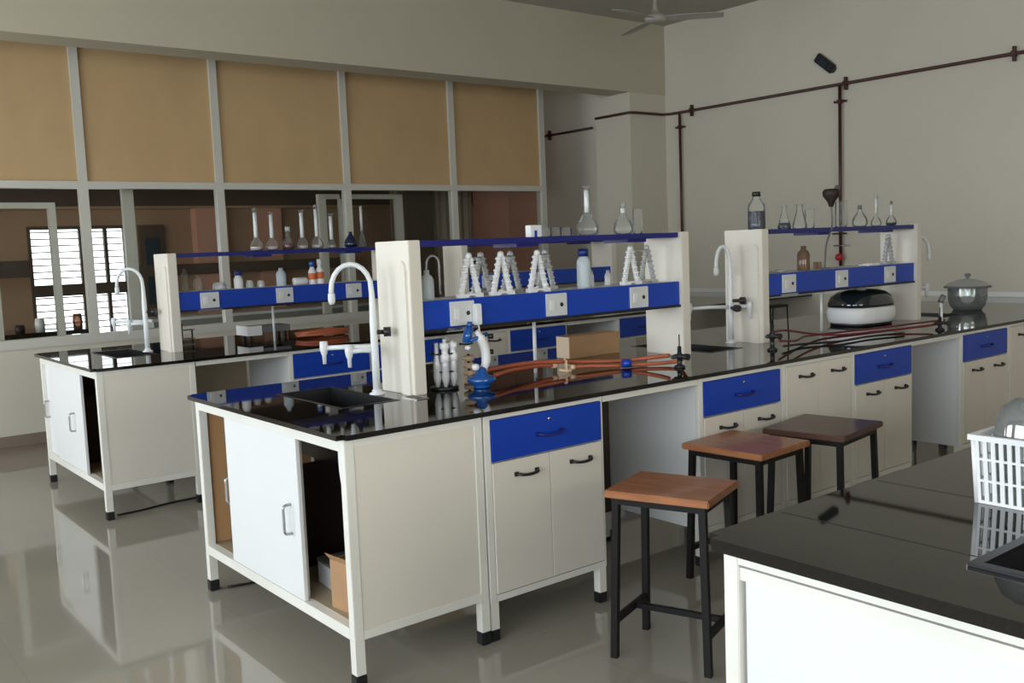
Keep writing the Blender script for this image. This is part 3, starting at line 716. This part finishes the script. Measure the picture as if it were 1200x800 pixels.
tag(MB().tube([(0, 0, 0), (.035, -.02, 0)], .02, 12).build('hose_clip', 'blue', None, (1.72, .43, .905)), 'bright blue clip around the orange hoses', 'clip')
t = thing('hose_clamp', 'pale metal clamp joining the orange hoses', 'clamp', (1.50, .585, ZW))
MB().box(-.014, .014, -.03, .03, 0, .012, .002).tube([(-.006, -.015, .0), (-.006, -.015, .055)], .005, 8).tube([(.008, .012, .0), (.008, .012, .06)], .005, 8).build('clamp', 'hoseend', t)
# small fitting plate near the front sink
t = thing('drain_plate', 'small steel-rimmed cup drain right of the front sink', 'drain', (.605, .485, ZW-.0004))
MB().box(-.03, .03, -.055, -.05, 0, .003).box(-.03, .03, .05, .055, 0, .003).box(-.03, -.025, -.05, .05, 0, .003).box(.025, .03, -.05, .05, 0, .003).build('rim', 'rim', t)
box('cup', 'black', t, -.025, .025, -.05, .05, 0, .0015)

# iron tripod, machine, bowl at the far end
t = thing('iron_tripod', 'thin black iron tripod right of the middle post', 'tripod', (3.20, .66, ZW))
MB().box(-.09, .09, -.035, .035, .178, .192, .002).build('top_bar', 'steelblk', t)
for x, y in ((-.08, -.03), (.08, -.03), (.03, .03)): MB().tube([(x, y, .18), (x*1.02, y*1.3, 0)], .004, 8).build('leg', 'steelblk', t)
t = thing('centrifuge', 'rounded white bench machine with a glossy dark lid', 'machine', (4.17, .70, ZW), -.1)
def rr_profile(sx, sy, rows, seg=40, n_=3.2):
    mb = MB(); rings = []
    for s_, z in rows:
        ring = []
        for k in range(seg):
            a = 2*PI*k/seg; c, s2 = math.cos(a), math.sin(a)
            ring.append(mb.bm.verts.new((sx*s_*math.copysign(abs(c)**(2/n_), c), sy*s_*math.copysign(abs(s2)**(2/n_), s2), z)))
        rings.append(ring)
    for a, b in zip(rings, rings[1:]):
        for k in range(seg): mb.bm.faces.new((a[k], a[(k+1) % seg], b[(k+1) % seg], b[k])).smooth = True
    mb.bm.faces.new(rings[0][::-1]); mb.bm.faces.new(rings[-1])
    return mb
rr_profile(.215, .16, [(.93, .018), (.97, .02), (1.0, .05), (1.02, .08), (1.0, .112), (.97, .118)]).build('body', 'plwhite', t)
M['lid'] = mat('dark_glossy_lid', (.012, .02, .024), .06, coat=.8)
rr_profile(.215, .16, [(.96, .118), (.99, .124), (.985, .145), (.90, .185), (.72, .213), (.48, .226), (.1, .232)]).build('lid', 'lid', t)
MB().lathe([(0, 0), (.03, .0), (.03, .006), (0, .008)], (-.05, -.04, .226), 16).build('view_port', 'frost', t)
rr_profile(.215, .16, [(.90, .0), (.92, .016), (.90, .019)]).build('base', 'black', t)
t = thing('desiccator', 'glass desiccator bowl with a knobbed lid by the right wall', 'bowl', (5.50, .66, ZW))
MB().lathe([(0, 0), (.095, 0), (.100, .01), (.118, .03), (.130, .07), (.134, .11), (.134, .165)], seg=36).build('bowl', 'bowlglass', t)
MB().lathe([(.128, .163), (.158, .163), (.160, .175), (.128, .177)], seg=36).build('flange', 'grey', t)
MB().lathe([(.155, .177), (.125, .198), (.07, .218), (.025, .226), (0, .228)], seg=36).build('lid', 'frost', t)
MB().lathe([(.012, .225), (.010, .238), (.022, .25), (.020, .262), (0, .268)], seg=18).build('knob', 'grey', t)
MB().lathe([(0, .004), (.092, .004), (.105, .024), (0, .024)], seg=30).build('desiccant', 'grey', t)
# dark red hoses around the machine
hose('rubber_hose', 'upper dark red hose from the dark gas tap to the machine', [(2.70, .30, .975), (2.85, .33, .97), (3.1, .36, .93), (3.35, .34, .90), (3.7, .30, .892), (4.00, .16, .905), (4.02, .13, .918)], .006, 'hosered')
hose('rubber_hose', 'dark red hose crossing to the bowl end of the worktop', [(2.70, .27, .93), (2.95, .34, .905), (3.15, .42, .905), (3.40, .47, .895), (3.75, .42, .893), (4.2, .38, .892), (4.55, .34, .892)], .006, 'hosered')
hose('rubber_hose', 'black hose lying in front of the machine', [(2.72, .26, .90), (2.92, .28, .892), (3.15, .20, .89), (3.45, .20, .89), (3.70, .14, .89)], .006, 'black')
# rear worktop
t = thing('tray', 'low grey tray with a white end on the rear worktop', 'tray', (1.24, 3.62, ZW))
box('tray', 'grey', t, 0, .32, 0, .18, .055, .10, bev=.003); box('end_board', 'plwhite', t, -.006, 0, -.01, .19, .04, .108); box('front_lip', 'plwhite', t, 0, .10, -.012, 0, .04, .108)
for x in (.02, .28):
    for y in (.02, .13): box('leg', 'black', t, x, x+.02, y, y+.02, 0, .055)
t = thing('hose_coil', 'coil of orange rubber hose on the rear worktop', 'hose', (1.75, 3.50, ZW+.010))
pts = []
for i in range(3*24+1):
    a = 2*PI*i/24; pts.append((.20*math.cos(a)*(1+.03*math.sin(i)), .10*math.sin(a)*(1+.05*math.cos(i*.7)), .002+.012*i/24+.004*math.sin(i*.5)))
MB().tube(pts, .009, 8).build('coil', 'hose', t)
t = thing('test_tube_stand', 'small dark wire stand beside the left post of the rear rack', 'stand', (.86, 3.85, ZW))
MB().box(-.08, .08, -.03, .03, .10, .106).box(-.08, .08, -.03, .03, .04, .046).box(-.08, .08, -.03, .03, 0, .006).build('plates', 'grey', t)
for x in (-.075, 0, .07): MB().tube([(x, 0, 0), (x, 0, .15 if x == 0 else .106)], .006, 8).build('post', 'black', t)

# things inside the open end unit
t = thing('carton', 'open orange-brown carton inside the open end unit', 'box', (.20, .21, .2115), .1)
m = MB(); m.box(-.11, .11, -.085, -.080, 0, .175).box(-.11, .11, .080, .085, 0, .175).box(-.11, -.105, -.08, .08, 0, .175).box(.105, .11, -.08, .08, 0, .175).box(-.105, .105, -.08, .08, 0, .006)
m.build('box', 'card', t); MB().prism([(-.11, .175), (-.106, .175), (-.13, .205), (-.134, .205)], -.08, .08).build('flap', 'card', t)
t = thing('carton', 'low white carton behind the brown one in the end unit', 'box', (.26, .46, .2115), -.1)
box('box', 'plwhite', t, -.10, .10, -.09, .09, 0, .085, bev=.002); box('lid', 'grey', t, -.102, .102, -.092, .092, .085, .097)
t = thing('drain_pipe', 'bent white plastic pipe hanging inside the open end unit', 'pipe', (.36, .075, .2115))
MB().tube(smooth([(0, 0, 0), (0, 0, .22), (-.06, .06, .29), (-.19, .14, .36), (-.21, .18, .46), (-.21, .185, .64)], 6), .020, 12).build('pipe', 'plwhite', t)
# loose cables on the floor
for l_, P_ in (('black cable lying under the rear bench end', [(.10, 2.98, .006), (.25, 2.99, .006), (.45, 3.03, .006), (.75, 3.02, .006)]), ('black cable lying under the front bench end', [(.10, 1.33, .006), (.22, 1.30, .006), (.42, 1.27, .006)])):
    tag(MB().tube(smooth(P_, 6), .006, 8).build('floor_cable', 'black'), l_, 'cable')

# ---------------------------------------------------------------- stools
def stool(label, loc, rot, lx, ly, h, m):
    t = thing('stool', label, 'stool', loc, rot)
    box('seat', m, t, -lx/2, lx/2, -ly/2, ly/2, h-.026, h, bev=.004)
    f = MB(); q = .024; ix, iy = lx/2-.022, ly/2-.022
    for (a, b, c, d) in ((-ix, ix, -iy, -iy+q), (-ix, ix, iy-q, iy), (-ix, -ix+q, -iy+q, iy-q), (ix-q, ix, -iy+q, iy-q)): f.box(a, b, c, d, h-.052, h-.0265)
    f.build('seat_frame', 'steelblk', t)
    e = .016
    for sx in (-1, 1):
        for sy_ in (-1, 1):
            mb = MB(); tx, ty = sx*(ix-q/2), sy_*(iy-q/2); bx, by = sx*(ix-q/2+e), sy_*(iy-q/2+e); r = q/2
            T = [mb.bm.verts.new((tx+a*r, ty+b*r, h-.027)) for a, b in ((-1,-1),(1,-1),(1,1),(-1,1))]
            B = [mb.bm.verts.new((bx+a*r, by+b*r, 0)) for a, b in ((-1,-1),(1,-1),(1,1),(-1,1))]
            mb.bm.faces.new(T); mb.bm.faces.new(B[::-1])
            for k in range(4): mb.bm.faces.new((B[k], B[(k+1) % 4], T[(k+1) % 4], T[k]))
            mb.build('leg', 'steelblk', t)
    k = .135; g = ix-q/2+e*(1-k/h)
    gy = iy-q/2+e*(1-k/h)
    for s1 in (-1, 1): box('side_rail', 'steelblk', t, -g, g, s1*gy-.009, s1*gy+.009, k-.012, k+.012)
    box('cross_rail', 'steelblk', t, g*.25-.010, g*.25+.010, -gy+.009, gy-.009, k-.010, k+.010)
    return t
stool('orange-brown wooden stool nearest the camera, black steel legs', (1.037, -.487, 0), math.radians(20), .315, .385, .61, 'wood')
stool('orange-brown wooden stool in the middle of the three', (1.83, -.19, 0), math.radians(4), .37, .40, .60, 'wood')
stool('dark brown wooden stool, farthest of the three', (2.335, -.235, 0), math.radians(9), .43, .385, .605, 'wood2')

# ---------------------------------------------------------------- basket with glassware on the near bench
BW, BD, BH = .30, .40, .150
bk = thing('basket', 'white slatted plastic basket on the near right worktop', 'basket', (.592+BW/2, -1.775-BD/2, ZW))
def wpt(side, u, z, o=0):
    f = .006*z/BH+o; hx, hy = BW/2+f, BD/2+f
    return {0: (-hx, u*hy, z), 1: (hx, u*hy, z), 2: (u*hx, -hy, z), 3: (u*hx, hy, z)}[side]
for side in range(4):
    n_ = 24 if side < 2 else 18
    for k in range(n_):
        u = -.96+1.92*k/(n_-1); hw = .0046; m = MB()
        a, b = Vector(wpt(side, u, .004)), Vector(wpt(side, u, BH-.012)); n3 = Vector((0, 1, 0)) if side < 2 else Vector((1, 0, 0)); t3 = (Vector((1, 0, 0)) if side < 2 else Vector((0, 1, 0)))*.0018
        V = [m.bm.verts.new(p_+sx*n3*hw+sy_*t3) for p_ in (a, b) for sx, sy_ in ((-1,-1),(1,-1),(1,1),(-1,1))]
        m.bm.faces.new(V[:4]); m.bm.faces.new(V[4:])
        for j in range(4): m.bm.faces.new((V[j], V[(j+1)%4], V[4+(j+1)%4], V[4+j]))
        m.build('slat', 'plwhite', bk)
for z, th, a in ((.0, .007, .004), (.048, .005, .004), (.095, .005, .004), (.138, .012, .012)):
    f = .006*z/BH+.002; hx, hy = BW/2+f, BD/2+f
    if z > .13: hx += .006; hy += .006
    m = MB(); m.box(-hx, hx, -hy, -hy+a, z, z+th).box(-hx, hx, hy-a, hy, z, z+th).box(-hx, -hx+a, -hy+a, hy-a, z, z+th).box(hx-a, hx, -hy+a, hy-a, z, z+th)
    for sx in (-1, 1):
        for sy_ in (-1, 1):
            if z == 0: m.tube([(sx*(BW/2-.002), sy_*(BD/2-.002), 0), (sx*(BW/2+.005), sy_*(BD/2+.005), BH)], .006, 8)
    m.build('band' if z < .13 else 'rim', 'plwhite', bk)
box('bottom', 'plwhite', bk, -BW/2+.003, BW/2-.003, -BD/2+.003, BD/2-.003, 0, .004)
for i, (x, y, R, h, l_) in enumerate(((.668, -1.850, .068, .222, 'large upturned clear bowl heaped in the white basket'), (.80, -1.86, .05, .19, 'upturned beaker behind the bowl in the basket'),
                                  (.83, -1.99, .055, .20, 'clear beaker at the right in the white basket'), (.67, -2.00, .060, .195, 'small clear beaker at the near side of the basket'))):
    if i == 0: pr = [(R*.93, 0), (R*.98, h*.3), (R, h*.6), (R*.93, h*.78), (R*.74, h*.91), (R*.40, h*.985), (0, h)]
    else: pr = [(R, 0), (R*.98, h*.08), (R*.95, h*.9), (R*.8, h), (0, h)]
    tag(MB().lathe(pr, seg=30).build('beaker' if i else 'glass_bowl', 'bowlglass', None, (x, y, ZW+.0045)), l_, 'glassware')

# ---------------------------------------------------------------- pipes on the right wall
def clampx(mb, x, y, z, axis):
    s = .06
    if axis == 'y': mb.box(x-.012, x+.028, y-.010, y+.010, z-s, z+s).box(x-.022, x+.022, y-.018, y+.018, z-.022, z+.022)
    else: mb.box(x-.012, x+.028, y-s, y+s, z-.010, z+.010).box(x-.022, x+.022, y-.018, y+.018, z-.018, z+.018)
pr = thing('gas_pipe', 'maroon gas pipe running along the right wall and round the column', 'pipe', (0, 0, 0))
xp, zp = 6.795, 2.875
MB().tube([(xp, -3.0, zp), (xp, 4.66, zp)] + [(xp-.05, YB-.035, zp)] + [(6.30, YB-.035, zp), (6.235, YB-.01, zp), (6.235, YB+.52, zp)], .015, 10).build('main_pipe', 'pipe', pr)
for y in (-1.6, .93, 2.47, 4.36):
    m = MB(); clampx(m, xp, y, zp, 'y'); m.build('clamp', 'pipe', pr)
p2 = thing('gas_pipe', 'short maroon pipe end in the recess beside the partition', 'pipe', (0, 0, 0))
MB().tube([(xp, 5.95, zp), (xp, 7.06, zp)], .015, 10).build('main_pipe', 'pipe', p2)
m = MB(); clampx(m, xp, 6.75, zp, 'y'); m.build('clamp', 'pipe', p2)
MB().tube([(xp, 7.0, zp-.035), (xp, 7.0, zp+.035)], .03, 10).tube([(xp, 6.93, zp-.05), (xp, 6.93, zp)], .02, 8).build('valve', 'black', p2)
def drop(label, y, zend, handles, redk=None):
    t = thing('gas_drop_pipe', label, 'pipe', (xp, y, 0))
    MB().tube([(0, 0, zp-.016), (0, 0, zend)], .015, 10).build('pipe', 'pipe', t)
    m = MB(); clampx(m, 0, 0, zp-.16, 'z'); m.build('clamp', 'pipe', t)
    for z in handles: MB().box(-.025, -.010, -.075, .075, z-.008, z+.008).build('valve_handle', 'black', t)
    if redk: 
        MB().lathe([(0, -.035), (.03, -.028), (.042, 0), (.03, .028), (0, .035)], (-.02, 0, redk), 16).build('regulator', 'red', t)
        MB().tube([(-.02, -.09, redk+.11), (-.02, .06, redk+.11)], .007, 8).build('side_outlet', 'chrome', t)
drop('maroon drop pipe beside the column', 4.53, .95, (1.47, 1.09))
drop('maroon drop pipe behind the right rack with a red regulator', 2.53, 1.16, (1.47,), 1.245)
# small black device
t = thing('wall_device', 'small black device fixed tilted high on the right wall', 'device', (XW-.03, 2.70, 3.10))
t.rotation_euler = (math.radians(40), 0, 0)
MB().box(-.02, .029, -.115, .115, -.045, .045, .008).build('body', 'black', t)
MB().box(-.03, -.02, -.05, .05, -.025, .025, .004).build('front_plate', 'deskblue', t)
MB().tube([(0, -.115, 0), (0, -.13, 0)], .03, 12).build('end_cap', 'black', t)

# ---------------------------------------------------------------- ceiling fan
t = thing('ceiling_fan', 'cream ceiling fan near the corner of the room', 'fan', (4.97, 3.17, 0))
MB().tube([(0, 0, 3.47), (0, 0, ZC-.001)], .014, 10).build('rod', 'fan', t)
MB().lathe([(0, ZC-.09), (.05, ZC-.08), (.055, ZC-.002), (0, ZC-.001)], seg=20).build('ceiling_cup', 'fan', t)
MB().lathe([(0, 3.37), (.05, 3.372), (.085, 3.385), (.095, 3.41), (.08, 3.435), (.04, 3.45), (.022, 3.50), (.016, 3.55), (0, 3.55)], seg=28).build('motor', 'fan', t)
for k, a in enumerate((72, 190, 310)):
    m = MB(); ca = math.radians(a)
    n_ = 8; top = []
    for i in range(n_+1):
        s1 = .085+.50*i/n_; wd = .05+.018*math.sin(PI*i/n_) ; dz = -.012*i/n_
        top.append(((s1, -wd, 3.405+dz+.010), (s1, wd, 3.405+dz-.010)))
    for (p0, p1), (p3, p4) in zip(top, top[1:]):
        m.bm.faces.new([m.bm.verts.new(v) for v in (p0, p1, p4, p3)])
    bmesh.ops.remove_doubles(m.bm, verts=m.bm.verts, dist=1e-5)
    o = m.build('blade', 'fan', t, rot=(0, 0, ca)); sm = o.modifiers.new('s', 'SOLIDIFY'); sm.thickness = .004
